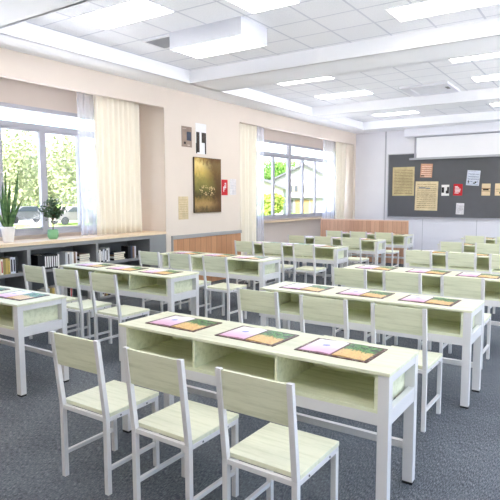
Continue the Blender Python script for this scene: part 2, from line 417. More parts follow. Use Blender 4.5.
# ------------------------------------------------------------------ bookcase and counter under the near window
XB0 = -6.80
bc = thing('bookcase', 'long low grey open bookcase under the near window', 'bookcase', (-6.55, 4.1, 0))
def BB(name, m, d, bev=0):
    d = [d] if not isinstance(d[0], (tuple, list)) else d
    return B(name, m, [(a+6.55, b+6.55, c-4.1, e-4.1, f_, g_) for a, b, c, e, f_, g_ in d], bc, bev)
DIV = [1.89, 3.01, 4.14, 5.27]
BB('back_panel', M['grey_dark'], (-6.86, -6.84, 1.52, 6.39, .08, .93))
BB('plinth', M['grey_dark'], (-6.84, -6.34, 1.52, 6.39, 0, .08))
for y in DIV: BB('divider', M['grey_case'], (-6.84, -6.305, y, y+.045, .08, .93))
BB('side_panel', M['grey_case'], (-6.86, -6.302, 6.39, 6.775, 0, .985))
BB('front_rail', M['grey_case'], (-6.84, -6.305, 1.52, 6.39, .93, .985))
ys = [1.52] + DIV + [6.39]
for i in range(len(ys)-1):
    a = ys[i] + (.045 if i else 0)
    BB('shelf', M['grey_case'], (-6.84, -6.315, a, ys[i+1], .60, .637))
    BB('shelf', M['grey_case'], (-6.84, -6.315, a, ys[i+1], .08, .11))
o = B('oak_counter', M['counter'], (-6.865, -6.29, 1.51, 6.775, .986, 1.028), bevel=.004); tag(o, 'pale oak countertop running under the near window', 'countertop')

# books, each one its own thing
def book(y, th, h, d, z, rgb, label, band=None, lean=0, parts=True):
    t = thing('book', label, 'book', (-6.36, y+th/2, z), 0, 'books in the grey bookcase'); t.rotation_euler = (lean, 0, 0)
    m = mat('book_cover', rgb, .5, .05, 20)
    B('cover', m, [(-d, 0, -th/2, -th/2+.002, 0, h), (-d, 0, th/2-.002, th/2, 0, h), (-.003, 0, -th/2+.002, th/2-.002, 0, h)], t)
    B('page_block', PAGE, (-d+.004, -.003, -th/2+.002, th/2-.002, .003, h-.004), t)
    if band: B('spine_label', BAND[band], (0, .0008, -th*.3, th*.3, h*.12, h*.86), t)
    return t
PAGE = mat('book_pages', (232, 226, 208), .8, .03, 40)
BAND = {'white': mat('pale_spine_strip', (226, 226, 228), .5, .03), 'red': mat('red_spine_strip', (190, 60, 60), .5, .05), 'dark': mat('dark_spine_strip', (60, 60, 70), .5, .05), 'gold': mat('gold_spine_strip', (206, 180, 96), .5, .05)}
NTH = 'first second third fourth fifth sixth seventh eighth ninth tenth eleventh twelfth'.split()
def row(y, z, seq, where):
    nm = []
    for i, (cn, rgb, th, h, band) in enumerate(seq):
        prev = seq[i-1][0] if i else None
        lab = '%s book upright on the %s' % (cn, where)
        lab += ', leftmost' if i == 0 else ', rightmost' if i == len(seq)-1 else ', %s from left' % NTH[i]
        book(y, th, h, random.uniform(.15, .19), z, rgb, lab, band); y += th+.0012
    return y
WH, CR, PK, OL, GD, BL, BK, LG, BR, NV = (232,230,226), (226,214,190), (224,190,186), (150,136,84), (190,166,92), (204,210,224), (26,26,30), (196,200,206), (124,98,82), (58,64,84)
row(3.68, .637, [('white', WH, .03, .19, None), ('pink', PK, .028, .20, 'red'), ('white', WH, .032, .195, 'red'), ('cream', CR, .03, .2, None), ('white', WH, .026, .2, 'red'), ('olive', OL, .036, .2, None), ('gold', GD, .03, .205, None), ('olive', OL, .03, .2, 'gold'),
     ('pale blue', BL, .036, .215, 'dark'), ('pale blue', BL, .034, .21, 'dark'), ('black', BK, .03, .215, None)], 'upper shelf at the left photo edge')
y = row(4.33, .637, [('black', BK, .05, .2, None), ('black', BK, .05, .2, None)] + [('black striped', BK, .034, .205-.002*i, 'white') for i in range(6)] + [('white', WH, .022, .19, None)], 'upper shelf below the shrub')
row(4.77, .637, [('light grey', LG, .036, .2, None), ('white', WH, .034, .205, 'dark'), ('light grey', LG, .036, .2, None), ('white', WH, .03, .2, None), ('brown', BR, .034, .2, None), ('white', WH, .022, .195, None)], 'upper shelf right of the black volumes')
row(5.335, .637, [('black striped', BK, .04, .17, 'white'), ('white', WH, .026, .19, None), ('black', BK, .04, .19, 'white'), ('light grey', LG, .03, .2, None), ('dark', NV, .036, .195, 'white'), ('white', WH, .03, .2, 'dark'), ('light grey', LG, .03, .205, None)], 'upper shelf below the cream curtain')
row(5.95, .637, [('black', BK, .06, .2, None), ('dark', NV, .04, .2, None), ('brown', BR, .04, .185, None), ('light grey', LG, .03, .19, None)], 'right end of the upper shelf')
def pile(y, w, z, cols, where):
    for i, (cn, rgb) in enumerate(cols):
        th = .03; dd = w*random.uniform(.86, 1)
        t = thing('book', '%s book lying flat on the %s, %s from the bottom' % (cn, where, NTH[i]), 'book', (-6.36, y, z), random.uniform(-.03, .03), 'flat piles of books')
        m = mat('book_cover', rgb, .5, .05, 20)
        B('cover', m, [(-.2, 0, 0, dd, 0, .003), (-.2, 0, 0, dd, th-.003, th), (-.2, 0, 0, .003, .003, th-.003)], t)
        B('page_block', PAGE, (-.196, -.004, .003, dd-.003, .003, th-.003), t)
        z += th+.0005
pile(5.01, .2, .637, [('dark', NV), ('white', WH), ('black', BK), ('light grey', LG), ('brown', BR)], 'shelf under the round shrub')
pile(5.66, .24, .637, [('black', BK), ('white', WH), ('brown', BR), ('dark', NV)], 'shelf below the cream curtain')
row(4.42, .11, [('white', WH, .04, .24, None), ('light grey', LG, .034, .26, None), ('olive', OL, .04, .25, None), ('gold', GD, .034, .255, None), ('cream', CR, .03, .25, None), ('white', WH, .036, .26, 'dark'), ('light grey', LG, .036, .27, None), ('white', WH, .03, .25, None), ('brown', BR, .03, .25, None), ('light grey', LG, .04, .26, 'dark'), ('black', BK, .05, .26, None), ('white', WH, .03, .25, 'red')], 'lower shelf below the shrub')
row(5.37, .11, [('light grey', LG, .04, .25, None), ('white', WH, .036, .26, 'dark'), ('brown', BR, .034, .25, None), ('olive', OL, .036, .25, 'gold'), ('black', BK, .05, .26, None), ('light grey', LG, .034, .25, None), ('cream', CR, .03, .25, None)], 'lower shelf below the cream curtain')

# ------------------------------------------------------------------ plants on the counter
def leaf_blade(bm, base_, tip, wid, bend, roll):
    b0 = Vector(base_); t0 = Vector(tip); d = t0-b0; side = Vector((math.cos(roll), math.sin(roll), 0)); out = Vector((-math.sin(roll), math.cos(roll), 0))
    L = 10; prev = None
    for i in range(L+1):
        s = i/L; w_ = wid*(.6+.5*math.sin(math.pi*min(1, s*1.15)))*(1 if s < .68 else max(.03, (1-s)/.32)**.75)
        c = b0 + d*s + out*bend*math.sin(math.pi*s)
        q = [bm.verts.new(c-side*w_), bm.verts.new(c+out*w_*.35+Vector((0,0,0))), bm.verts.new(c+side*w_), bm.verts.new(c+out*(w_*.35+.003))]
        if prev:
            for k in range(4): bm.faces.new((prev[k], prev[(k+1)%4], q[(k+1)%4], q[k]))
        prev = q
ZC = 1.028
t = thing('snake_plant', 'tall snake plant in a ribbed white pot on the counter', 'potted plant', (-6.52, 4.02, ZC)); t.scale = (1.36, 1.36, 1.48)
bm = bmesh.new(); lathe(bm, [(.040, 0), (.046, .003), (.062, .115), (.066, .125), (.066, .14), (.058, .14), (.056, .115)], seg=32)
obj('pot', bm, mat('ribbed_white_ceramic', (240, 240, 240), .4, .03, 30, bump=.3), t, smooth=True)
bm = bmesh.new(); lathe(bm, [(.055, .112), (.055, .118)]); obj('soil', bm, mat('potting_soil', (70, 54, 42), .95, .3, 60), t)
g = base('snake_leaf', .45, .3); v = g.tc('Object', (3, 3, 9)); M['snake'] = g.out(g.ramp(g.noise(v, 2.5, 3), [(.3, (52, 84, 54)), (.5, (84, 118, 72)), (.72, (118, 146, 92))]))
bm = bmesh.new()
# tips given along the window (y) and up
for (dy, dx, z, wd, bend) in ((.01, 0, .70, .014, .012), (.125, -.02, .68, .017, -.03), (-.03, .02, .54, .017, .02), (.12, .01, .53, .018, .03), (-.05, 0, .44, .017, -.02), (.14, .02, .40, .017, .035),
                              (-.11, .03, .34, .016, 0), (.06, -.03, .58, .015, .02), (.03, .04, .30, .016, .01)):
    leaf_blade(bm, (dx*.3, dy*.2, .11), (dx, dy*1.3-.01, z), wd*.95, bend, math.pi/2+random.uniform(-.4, .4))
obj('foliage', bm, M['snake'], t, smooth=True)
t = thing('potted_shrub', 'small round-crowned shrub in a green pot on the counter', 'potted plant', (-6.53, 4.705, ZC)); t.scale = (1.25, 1.32, 1.5)
bm = bmesh.new(); lathe(bm, [(.038, 0), (.046, .004), (.058, .03), (.058, .06), (.054, .082), (.058, .09), (.050, .09), (.047, .072)], seg=32)
obj('pot', bm, mat('green_ceramic', (120, 170, 128), .35, .06, 20), t, smooth=True)
bm = bmesh.new(); lathe(bm, [(.047, .068), (.047, .074)]); obj('soil', bm, bpy.data.materials['potting_soil'], t)
bm = bmesh.new(); tube(bm, [(0,0,.07), (.003,.004,.13), (0,0,.235)], [.006,.005,.004]); tips = []
rnd = random.Random(4)
for k in range(34):
    a = rnd.uniform(0, 6.28); el = rnd.uniform(-.35, 1.4); r = rnd.uniform(.07, .125)
    tp = Vector((math.cos(a)*math.cos(el)*r, math.sin(a)*math.cos(el)*r*1.3-.012, .262+math.sin(el)*r*1.0)); st = Vector((0, 0, rnd.uniform(.17, .23)))
    md = (st+tp)/2+Vector((0,0,.01)); tube(bm, [st, md, tp], [.0028, .002, .0012], 5); tips.append((st, md, tp))
obj('stem', bm, mat('brown_stem', (92, 74, 52), .8, .1, 30), t)
bm = bmesh.new()
def leaf(bm, c, size, nrm, up):
    nrm = nrm.normalized(); s = nrm.cross(up)
    if s.length < 1e-3: s = nrm.orthogonal()
    s.normalize(); u = s.cross(nrm)
    pts = [c-u*size, c-u*size*.2+s*size*.55, c+u*size*.5+s*size*.4, c+u*size, c+u*size*.5-s*size*.4, c-u*size*.2-s*size*.55]
    vs_ = [bm.verts.new(p) for p in pts]; cc = bm.verts.new(c-nrm*size*.15)
    for i in range(6): bm.faces.new((vs_[i], vs_[(i+1)%6], cc))
for st, md, tp in tips:
    for k in range(20):
        s = rnd.uniform(.35, 1.1); c = st.lerp(tp, s)+Vector([rnd.gauss(0, .012) for _ in range(3)])
        leaf(bm, c, rnd.uniform(.011, .018), Vector([rnd.gauss(0, 1) for _ in range(3)]), Vector([rnd.gauss(0, 1) for _ in range(3)]))
obj('foliage', bm, mat('dark_green_leaf', (60, 88, 56), .45, .25, 40), t)

# ------------------------------------------------------------------ desks
def make_desk(label):
    t = thing('desk', label, 'desk', (0,0,0), 0, 'rows of three-seat school desks')
    L, Wd = .942, .238
    B('tabletop', M['ash'], (-L, L, -Wd, Wd, .742, .76), t, .003)
    for sx in (-1, 1):
        for sy in (-1, 1):
            x0, x1 = sorted((sx*(L-.004), sx*(L-.062))); y0, y1 = sorted((sy*(Wd-.006), sy*(Wd-.056)))
            lg = B('leg', M['white_metal'], (x0, x1, y0, y1, .014, .742), t, .002)
            B('rubber_foot', M['black_plastic'], (x0+.001, x1-.001, y0+.001, y1-.001, 0, .014), lg)
        x0, x1 = sorted((sx*(L-.006), sx*(L-.04)))
        B('side_rail', M['white_metal'], (x0, x1, -Wd+.056, Wd-.056, .70, .742), t, .002)
        B('side_rail', M['white_metal'], (x0, x1, -Wd+.056, Wd-.056, .487, .565), t, .002)
        x0, x1 = sorted((sx*(L-.062), sx*(L-.080)))
        B('side_panel', M['ash_v'], (x0, x1, -Wd+.01, Wd-.03, .566, .742), t)
    B('bottom_board', M['ash_v'], (-L+.062, L-.062, -Wd+.008, Wd-.03, .546, .566), t)
    B('back_panel', M['ash_v'], (-L+.062, L-.062, Wd-.03, Wd-.015, .546, .742), t)
    for x in (-.295, .295): B('divider', M['ash_v'], (x-.008, x+.008, -Wd+.012, Wd-.03, .566, .742), t)
    B('apron_rail', M['white_metal'], [(-L+.062, L-.062, -Wd+.008, -Wd+.034, .484, .546), (-L+.062, L-.062, Wd-.05, Wd-.02, .484, .546)], t, .002)
    B('stretcher', M['white_metal'], (-L+.062, L-.062, Wd-.046, Wd-.016, .196, .238), t, .002)
    return t
ORD = ['nearest', 'second', 'third', 'fourth', 'fifth', 'farthest']
DESKS = {'R': [(-1.783, 2.448), (-1.764, 4.177), (-1.71, 5.87), (-1.655, 8.12), (-1.63, 9.86), (-1.60, 11.52)],
         'L': [(-4.822, 2.436), (-4.80, 4.212), (-4.755, 5.96), (-4.70, 8.17), (-4.675, 9.98), (-4.62, 11.6)]}
COLN = {'R': 'right column', 'L': 'window-side column'}
def desk_label(c, i):
    if c == 'R' and i == 0: return 'largest pale wood desk with white legs, in the foreground of the right column'
    if c == 'L' and i == 0: return 'pale wood desk cut by the left edge of the photo, first of the window-side column'
    return 'long pale wood desk with white legs, %s from the front in the %s' % (ORD[i], COLN[c]) if i < 5 else 'long pale wood desk with white legs, farthest one in the %s' % COLN[c]
first = None
for c in 'RL':
    for i, (x, y) in enumerate(DESKS[c]):
        if first is None:
            first = make_desk(desk_label(c, i)); first.location = (x, y+.238, 0); remember(first)
        else: dup(first, (x, y+.238, 0), 0, desk_label(c, i))

# ------------------------------------------------------------------ chairs
def make_chair(label):
    t = thing('chair', label, 'chair', (0,0,0), 0, 'school chairs at the desks')
    B('seat', M['ash'], (-.194, .194, -.176, .205, .432, .455), t, .003)
    p = .014
    def post_y(z): return -.19-.050*max(0, z-.43)/.43
    for sx in (-1, 1):
        cx = sx*.181
        bm = bmesh.new(); box(bm, cx-p, cx+p, -.19-p, -.19+p, 0, .43)
        slant(bm, (cx-p, cx+p, -.19-p, -.19+p, .43), (cx-p, cx+p, post_y(.866)-p*.8, post_y(.866)+p*.8, .866))
        obj('back_leg', bm, M['white_metal'], t, .0015)
        B('front_leg', M['white_metal'], (cx-p, cx+p, .169, .197, 0, .408), t, .0015)
        B('side_stretcher', M['white_metal'], (cx-.010, cx+.010, -.176, .169, .130, .152), t, .0015)
        for y_ in (-.10, .10): B('bolt', M['steel'], (cx+sx*.013, cx+sx*.0165, y_-.004, y_+.004, .416, .424), t)
    B('seat_frame', M['white_metal'], [(-.194, .194, .172, .198, .408, .432), (-.167, .167, -.2, -.178, .408, .432), (-.195, -.169, -.176, .172, .408, .432), (.169, .195, -.176, .172, .408, .432)], t, .0015)
    bm = bmesh.new(); a, b = post_y(.676), post_y(.860)
    slant(bm, (-.1667, .1667, a-.006, a+.010, .676), (-.1667, .1667, b-.006, b+.010, .860))
    obj('backrest', bm, M['ash_v'], t, .002)
    return t
CH = {'R': [(1.815, (-2.374, -1.791, -1.209)), (3.555, (-2.33, -1.749, -1.174)), (5.2, (-2.256, -1.693, -1.123)), (7.47, (-2.216, -1.64, -1.09)), (9.2, (-2.175, -1.61)), (10.87, (-2.145, -1.583))],
      'L': [None, (3.52, (-5.257, -4.705, -4.128)), (5.33, (-5.284, -4.733, -4.139)), (7.5, (-5.182, -4.611, -4.034)), (9.2, (-5.103, -4.534, -3.963)), (10.9, (-5.096, -4.524, -3.954))]}
POS = ['left', 'middle', 'right']
first = None
for c in 'RL':
    for i, rw in enumerate(CH[c]):
        if not rw: continue
        yt, xs = rw
        for k, x in enumerate(xs):
            d = 'foreground desk' if (c == 'R' and i == 0) else '%s desk' % ORD[i] if i in (0, 5) else '%s desk from front' % ORD[i]
            lab = 'white-framed pale wood chair, %s one at the %s, %s' % (POS[k] if len(xs) == 3 else POS[k*2], d, COLN[c])
            pos = (x, yt+.24, 0); rz = random.uniform(-.012, .012)
            if first is None: first = make_chair(lab); first.location = pos; first.rotation_euler = (0,0,rz); remember(first)
            else: dup(first, pos, rz, lab)

# ------------------------------------------------------------------ open magazines, three on every desk
g = base('magazine_border', .4, .4); v = g.tc('Object', (1,1,1))
M['mag_border'] = g.out(g.ramp(g.noise(v, 45, 2, .7), [(.38, (40, 28, 28)), (.5, (108, 48, 44)), (.56, (56, 42, 38)), (.66, (170, 150, 136))]))
g = base('pink_picture', .35, .4); v = g.tc('Generated'); s = g.sep(v)
c1 = g.ramp(g.math('ADD', s[1], g.math('MULTIPLY', g.noise(v, 4), .25)), [(.1, (226, 176, 208)), (.45, (238, 204, 228)), (.75, (240, 232, 240)), (1.0, (240, 238, 240))])
dx = g.math('SUBTRACT', s[0], .52); dy = g.math('SUBTRACT', s[1], .55)
dd = g.math('ADD', g.math('MULTIPLY', dx, dx), g.math('MULTIPLY', g.math('MULTIPLY', dy, dy), 3.5)); dd = g.math('ADD', dd, g.math('MULTIPLY', g.noise(v, 9), .03))
M['mag_left'] = g.out(g.mix(g.math('LESS_THAN', dd, .032), c1, (140, 150, 222)))
g = base('meadow_picture', .35, .4); v = g.tc('Generated'); s = g.sep(v)
n5 = g.noise(v, 7, 3, .7); n6 = g.noise(v, 14, 2, .6)
top = g.ramp(n5, [(.0, (26, 38, 30)), (.44, (30, 62, 36)), (.5, (96, 168, 78)), (.56, (38, 66, 40)), (.63, (150, 200, 150))], True)
bot = g.ramp(n6, [(.0, (206, 160, 100)), (.42, (230, 196, 126)), (.6, (214, 150, 96))], True)
M['mag_right'] = g.out(g.mix(g.math('GREATER_THAN', g.math('ADD', s[1], g.math('MULTIPLY', g.math('SUBTRACT', n5, .5), .7)), .52), bot, top))
def make_mag(label):
    t = thing('open_magazine', label, 'magazine', (0,0,0), 0, 'open magazines on the desks')
    B('cover', M['mag_border'], (-.215, .215, -.148, .148, 0, .004), t)
    for sx, m, nm in ((-1, M['mag_left'], 'left_page'), (1, M['mag_right'], 'right_page')):
        bm = bmesh.new(); n_ = 8; prof = []
        for i in range(n_+1):
            u = i/n_; prof.append((sx*(.008+.186*u), .005+.006*math.sin(math.pi*min(1, u*1.3+.1))*(1-u*.6)))
        pts = prof + [(sx*.194, .004), (sx*.008, .004)]
        prism(bm, [(a, b) for a, b in pts], 1, -.130, .130) if False else None
        A = [bm.verts.new((a, -.128, b)) for a, b in pts]; D_ = [bm.verts.new((a, .128, b)) for a, b in pts]
        bm.faces.new(A); bm.faces.new(D_[::-1])
        for i in range(len(pts)):
            j = (i+1) % len(pts); bm.faces.new((A[i], D_[i], D_[j], A[j]))
        obj(nm, bm, m, t)
    return t
first = None
for c in 'RL':
    for i, (x, y) in enumerate(DESKS[c]):
        for k, ox in enumerate((-.579, .013, .573)):
            if c == 'L' and i == 0 and k == 0: continue
            d = 'foreground desk' if (c == 'R' and i == 0) else '%s desk' % ORD[i] if i in (0, 5) else '%s desk from front' % ORD[i]
            lab = 'open magazine with pink left page, %s one on the %s, %s' % (POS[k], d, COLN[c])
            pos = (x+ox+random.uniform(-.012, .012), y+.25+random.uniform(-.01, .01), .7605); rz = random.uniform(-.05, .05)
            if c == 'R' and i == 0: pos = (x+ox, y+.25, .7605); rz = (-.02, -.03, -.02)[k]
            if first is None: first = make_mag(lab); first.location = pos; first.rotation_euler = (0,0,rz); remember(first)
            else: dup(first, pos, rz, lab)

# ------------------------------------------------------------------ papers on the board and wall
def script(name, paper, ink, rows=16, dens=.52, rot=0, axis=0, margin=.08, ragged=9):
    """sheet printed or written with rows of small marks"""
    g = base(name, .8, .15)
    v = g.tc('Generated', (1,1,1), (0, rot, 0) if axis == 0 else (rot, 0, 0)); s = g.sep(v); X, Z = s[axis], s[2]
    stain = g.ramp(g.noise(v, 3, 4), [(.3, tuple(int(c*.88) for c in paper)), (.65, paper)])
    fr_ = g.math('FRACT', g.math('MULTIPLY', Z, rows)); line = g.math('MULTIPLY', g.math('GREATER_THAN', fr_, .3), g.math('LESS_THAN', fr_, .72))
    sc = (ragged*5, rows*2.2)
    mk = g.noise(g.tc('Generated', (sc[0] if axis == 0 else 1, sc[0] if axis else 1, sc[1])), 1.0, 2, .6)
    f = g.math('MULTIPLY', line, g.math('GREATER_THAN', mk, 1-dens))
    for a, lo, hi in ((X, margin, 1-margin), (Z, margin*.7, 1-margin)):
        f = g.math('MULTIPLY', f, g.math('MULTIPLY', g.math('GREATER_THAN', a, lo), g.math('LESS_THAN', a, hi)))
    return g.out(g.mix(f, stain, ink))
def blobs(name, paper, ink, scale, thr, ink2=None):
    g = base(name, .7, .2); v = g.tc('Generated')
    col = g.mix(g.math('GREATER_THAN', g.noise(v, scale, 2), thr), paper, ink)
    if ink2: col = g.mix(g.math('GREATER_THAN', g.noise(g.tc('Generated', loc=(5, 3, 1)), scale*1.4, 2), thr+.06), col, ink2)
    return g.out(col)
def sheet_back(x0, x1, z0, z1, m, label, rot=0, cat='poster', name='paper_sheet', extra=None):
    z0 -= (z0-1)*.026; z1 -= (z1-1)*.026; k = (x0+4.6)*.011 if x0 > -4.6 else 0; x0 -= k-.022; x1 -= k-.022
    cx, cz = (x0+x1)/2, (z0+z1)/2; a, b = (x1-x0)/2, (z1-z0)/2
    t = thing(name, label, cat, (cx, YB-.031, cz), 0, 'papers pinned on the board')
    t.rotation_euler = (0, rot, 0)
    B('sheet', m, (-a, a, -.003, 0, -b, b), t)
    for e in (extra or []):
        em, q = e; B('printed_patch', em, [(x*a, X_*a, -.0045, -.003, z*b, Z_*b) for x, X_, z, Z_ in q], t)
    return t
DK = mat('black_ink', (34, 30, 30), .6, .1); RD = mat('red_print', (196, 28, 40), .5, .04); WHT = mat('white_print', (236, 236, 238), .6, .02); TAN = mat('tan_paper', (222, 200, 164), .7, .05)
GYI = mat('grey_blue_ink', (96, 104, 126), .6, .1)
sheet_back(-5.187, -4.575, 1.655, 2.47, script('old_letter_a', (206, 190, 148), (128, 108, 84), 19, .56), 'large yellowed handwritten letter, leftmost on the charcoal board')
sheet_back(-4.41, -4.09, 2.16, 2.54, script('rust_note', (206, 156, 130), (240, 214, 196), 7, .55), 'small rust-coloured note above the lower handwritten letter', .05, extra=[(DK, [(-.9, -.3, -.85, -.7)])])
sheet_back(-4.54, -3.93, 1.24, 2.05, script('old_letter_b', (228, 210, 172), (150, 128, 98), 15, .52), 'large cream handwritten letter hanging lowest left on the board', .015, extra=[(GYI, [(-.7, -.1, .52, .6), (-.05, .3, .5, .57)])])
sheet_back(-3.83, -3.63, 1.65, 1.95, mat('white_card', (232, 230, 228), .6, .02), 'small white card with black shapes, left of the red card on the board', extra=[(DK, [(-.95, -.3, -.45, .55), (.15, .95, -.6, -.05), (.45, .95, -.05, .6)])])
sheet_back(-3.52, -3.29, 1.655, 1.965, RD, 'small red card with white writing in the middle of the board', .03, extra=[(WHT, [(-.7, -.05, .5, .6), (-.65, .25, .28, .40), (-.7, .6, .05, .17), (-.65, .55, -.18, -.06), (-.6, .5, -.4, -.29), (-.7, .2, -.62, -.52)])])
sheet_back(-3.19, -2.87, 1.92, 2.32, script('blue_white_print', (218, 224, 238), (120, 130, 160), 6, .5), 'tilted bluish-white sheet, highest on the right part of the board', .08, extra=[(DK, [(-.75, -.6, -.7, -.35), (.05, .35, -.75, -.62), (.3, .55, -.68, -.45)])])
sheet_back(-2.81, -2.6, 1.65, 1.965, TAN, 'narrow tan card with a dark band, left of the one at the photo edge', .02, extra=[(DK, [(-.7, .6, -.12, .1)]), (mat('brown_ink', (150, 118, 82), .6, .1), [(-.95, .95, .1, .25), (-.9, .9, -.3, -.2)])])
sheet_back(-2.49, -2.16, 1.65, 1.965, TAN, 'tan card cut by the right edge of the photo', 0, extra=[(bpy.data.materials['brown_ink'], [(-.9, .9, 0, .1), (-.8, .3, -.3, -.22)]), (DK, [(-.35, -.2, -.7, -.4)])])
sheet_back(-3.435, -3.235, 1.145, 1.45, script('small_print', (234, 232, 234), (150, 140, 150), 8, .5), 'small white printed sheet near the bottom edge of the board', .03)

def sheet_left(y0, y1, z0, z1, m, label, extra=None, rot=0, name='paper_sheet'):
    z0 -= (z0-1.35)*.02; z1 -= (z1-1.35)*.02; y0 -= .01; y1 -= .014
    cy, cz = (y0+y1)/2, (z0+z1)/2; a, b = (y1-y0)/2, (z1-z0)/2
    t = thing(name, label, 'poster', (XW, cy, cz), 0, 'papers on the beige wall'); t.rotation_euler = (rot, 0, 0)
    B('sheet', m, (.0005, .003, -a, a, -b, b), t)
    for em, q in (extra or []): B('printed_patch', em, [(.003, .0042, x*a, X_*a, z*b, Z_*b) for x, X_, z, Z_ in q], t)
    return t
sheet_left(7.22, 7.50, 2.52, 2.885, mat('brown_grey_poster', (150, 132, 120), .6, .1, 12), 'brown-grey poster with a dark blue upright block, high on the beige wall', extra=[(mat('navy_block', (52, 62, 84), .5, .15, 10), [(.0, .85, -.35, .5)]), (DK, [(-.55, -.2, -.72, -.5)]), (mat('pale_caption', (196, 180, 166), .6, .05), [(.1, .6, -.85, -.75), (-.8, -.1, .75, .8)])])
sheet_left(7.605, 7.915, 2.42, 2.98, mat('white_poster', (236, 236, 238), .6, .02), 'tall white poster with two dark uprights above the painting', extra=[(mat('dark_photo', (58, 48, 42), .6, .3, 14), [(-.9, -.3, -.9, .42), (.1, .95, -.25, .42), (.7, .95, -.98, -.25), (-.98, -.75, -.98, -.3)])])
sheet_left(8.37, 8.57, 1.655, 1.965, RD, 'small red poster with slanted white writing, right of the painting', extra=[(WHT, [(-.45, -.2, -.55, .1), (-.05, .15, -.3, .35), (-.3, .5, -.05, .1), (.3, .5, -.1, .6), (.0, .3, .45, .55)])])
sheet_left(8.64, 8.86, 1.66, 1.985, script('pale_doodle', (234, 230, 232), (170, 180, 190), 6, .42, axis=1), 'small white sheet with pale grey marks, rightmost on the beige wall')
sheet_left(7.11, 7.38, 1.215, 1.63, script('old_tan_note', (222, 204, 168), (186, 164, 126), 10, .5, axis=1), 'old tan sheet at the lower left of the painting')
# painting: a plain golden meadow landscape
g = base('landscape_painting', .5, .3); v = g.tc('Generated'); s = g.sep(v); Y_, Z_ = s[1], s[2]
n1 = g.noise(v, 5, 6, .7); n2 = g.noise(v, 13, 4, .7)
wob = g.math('ADD', g.math('MULTIPLY', g.math('SUBTRACT', n1, .5), .5), g.math('MULTIPLY', g.math('SUBTRACT', n2, .5), .3))
c1 = g.ramp(g.math('ADD', Z_, g.math('MULTIPLY', wob, .6)), [(.02, (96, 80, 50)), (.14, (172, 140, 88)), (.25, (140, 116, 62)), (.33, (70, 64, 32)), (.5, (128, 122, 60)), (.62, (150, 138, 70)), (.74, (206, 178, 96)), (.88, (236, 214, 140)), (1.0, (176, 138, 66))])
dk = g.math('ADD', g.math('ADD', Y_, g.math('MULTIPLY', g.math('MAXIMUM', g.math('SUBTRACT', Z_, .45), 0), .6)), wob)
c2 = g.mix(g.ramp(dk, [(.48, (0,0,0)), (.88, (240,240,240))]), c1, (84, 54, 26))
dx = g.math('SUBTRACT', Y_, .45); dz = g.math('SUBTRACT', Z_, .40)
rr = g.math('ADD', g.math('MULTIPLY', dx, dx), g.math('ADD', g.math('MULTIPLY', g.math('MULTIPLY', dz, dz), 9), g.math('MULTIPLY', wob, .12)))
vo = g.n.new('ShaderNodeTexVoronoi'); vo.inputs['Scale'].default_value = 1; g.l.new(g.tc('Generated', (1, 19, 23)), vo.inputs['Vector'])
bl = g.math('MULTIPLY', g.math('MULTIPLY', g.math('LESS_THAN', vo.outputs['Distance'], .40), g.math('LESS_THAN', rr, .10)), .7)
c3 = g.mix(bl, c2, (226, 196, 146))
M['painting'] = g.out(c3)
t = thing('painting', 'unframed golden green landscape canvas hung on the beige wall', 'painting', (XW, 7.905, 1.83))
B('canvas_edge', mat('dark_canvas_edge', (86, 76, 62), .7, .1), (.001, .034, -.40, .40, -.505, .505), t, .002)
B('canvas_front', M['painting'], (.034, .037, -.392, .392, -.497, .497), t)

# ------------------------------------------------------------------ outside the windows
Fv = Vector((-math.sin(YAW), math.cos(YAW), 0)); Rv = Vector((math.cos(YAW), math.sin(YAW), 0))
def far(px, depth): p = (Fv+Rv*((px-250)/F_PX))*depth; return p.x, p.y
GZ = -.6
g = base('lawn', .9, .1); v = g.tc('Object')
g.out(g.ramp(g.noise(v, .5, 5), [(.35, (104, 128, 62)), (.6, (136, 156, 84))])); M['lawn'] = g.m
struct(B('lawn_ground', M['lawn'], (-160, -7.1, -60, 160, GZ-.2, GZ)))
struct(B('added_bounce_ground', mat('pale_bounce_ground', (238, 236, 234), .9, .05, 2), (XR+.2, 80, -60, 100, GZ-.2, GZ)))  # unseen pale ground, added to bounce sunlight up onto the ceiling
struct(B('added_bounce_strip', mat('pale_bounce_strip', (222, 221, 222), .9, .05, 2), (-16, -7.1, -20, 60, GZ, GZ+.03)))  # unseen pale strip over the lawn, added for neutral bounce light
struct(B('road', mat('pale_asphalt', (150, 149, 147), .9, .05, 2), (-60, -41, -60, 34, GZ, GZ+.02)))
def far_tree(px, depth, h, cr, seed, label, col, bare=False):
    rnd = random.Random(seed); x, y = far(px, depth); t = thing('tree', label, 'tree', (x, y, GZ), 0, 'trees outside the windows')
    bm = bmesh.new(); tube(bm, [(0,0,0), (.1,.05,h*.25), (0,.1,h*.5), (.1,0,h*.85)], [.28,.22,.15,.04], 7)
    cs = []
    for k in range(9):
        a = rnd.uniform(0, 6.28); r = cr*rnd.uniform(.3, .75); z = h*rnd.uniform(.25, .85); c = Vector((math.cos(a)*r, math.sin(a)*r, z)); cs.append(c)
        st = Vector((0, 0, z*.62)); tube(bm, [st, (st+c)/2+Vector((0,0,.2)), c], [.09,.06,.02], 5)
    obj('trunk', bm, BARK, t)
    bm = bmesh.new()
    for k in range(4200):
        c = rnd.choice(cs); d = Vector([rnd.gauss(0, 1) for _ in range(3)]).normalized()*(cr*.5)*rnd.random()**.35; p = c+d
        s_ = rnd.uniform(.12, .24); u = Vector([rnd.gauss(0,1) for _ in range(3)]).normalized(); v_ = u.orthogonal().normalized()
        q = [bm.verts.new(p+u*s_), bm.verts.new(p+v_*s_*.6), bm.verts.new(p-u*s_), bm.verts.new(p-v_*s_*.6)]; bm.faces.new(q)
    obj('crown', bm, mat('tree_leaves', col, .7, .3, 3), t)
BARK = mat('pale_bark', (150, 132, 112), .9, .1, 10)
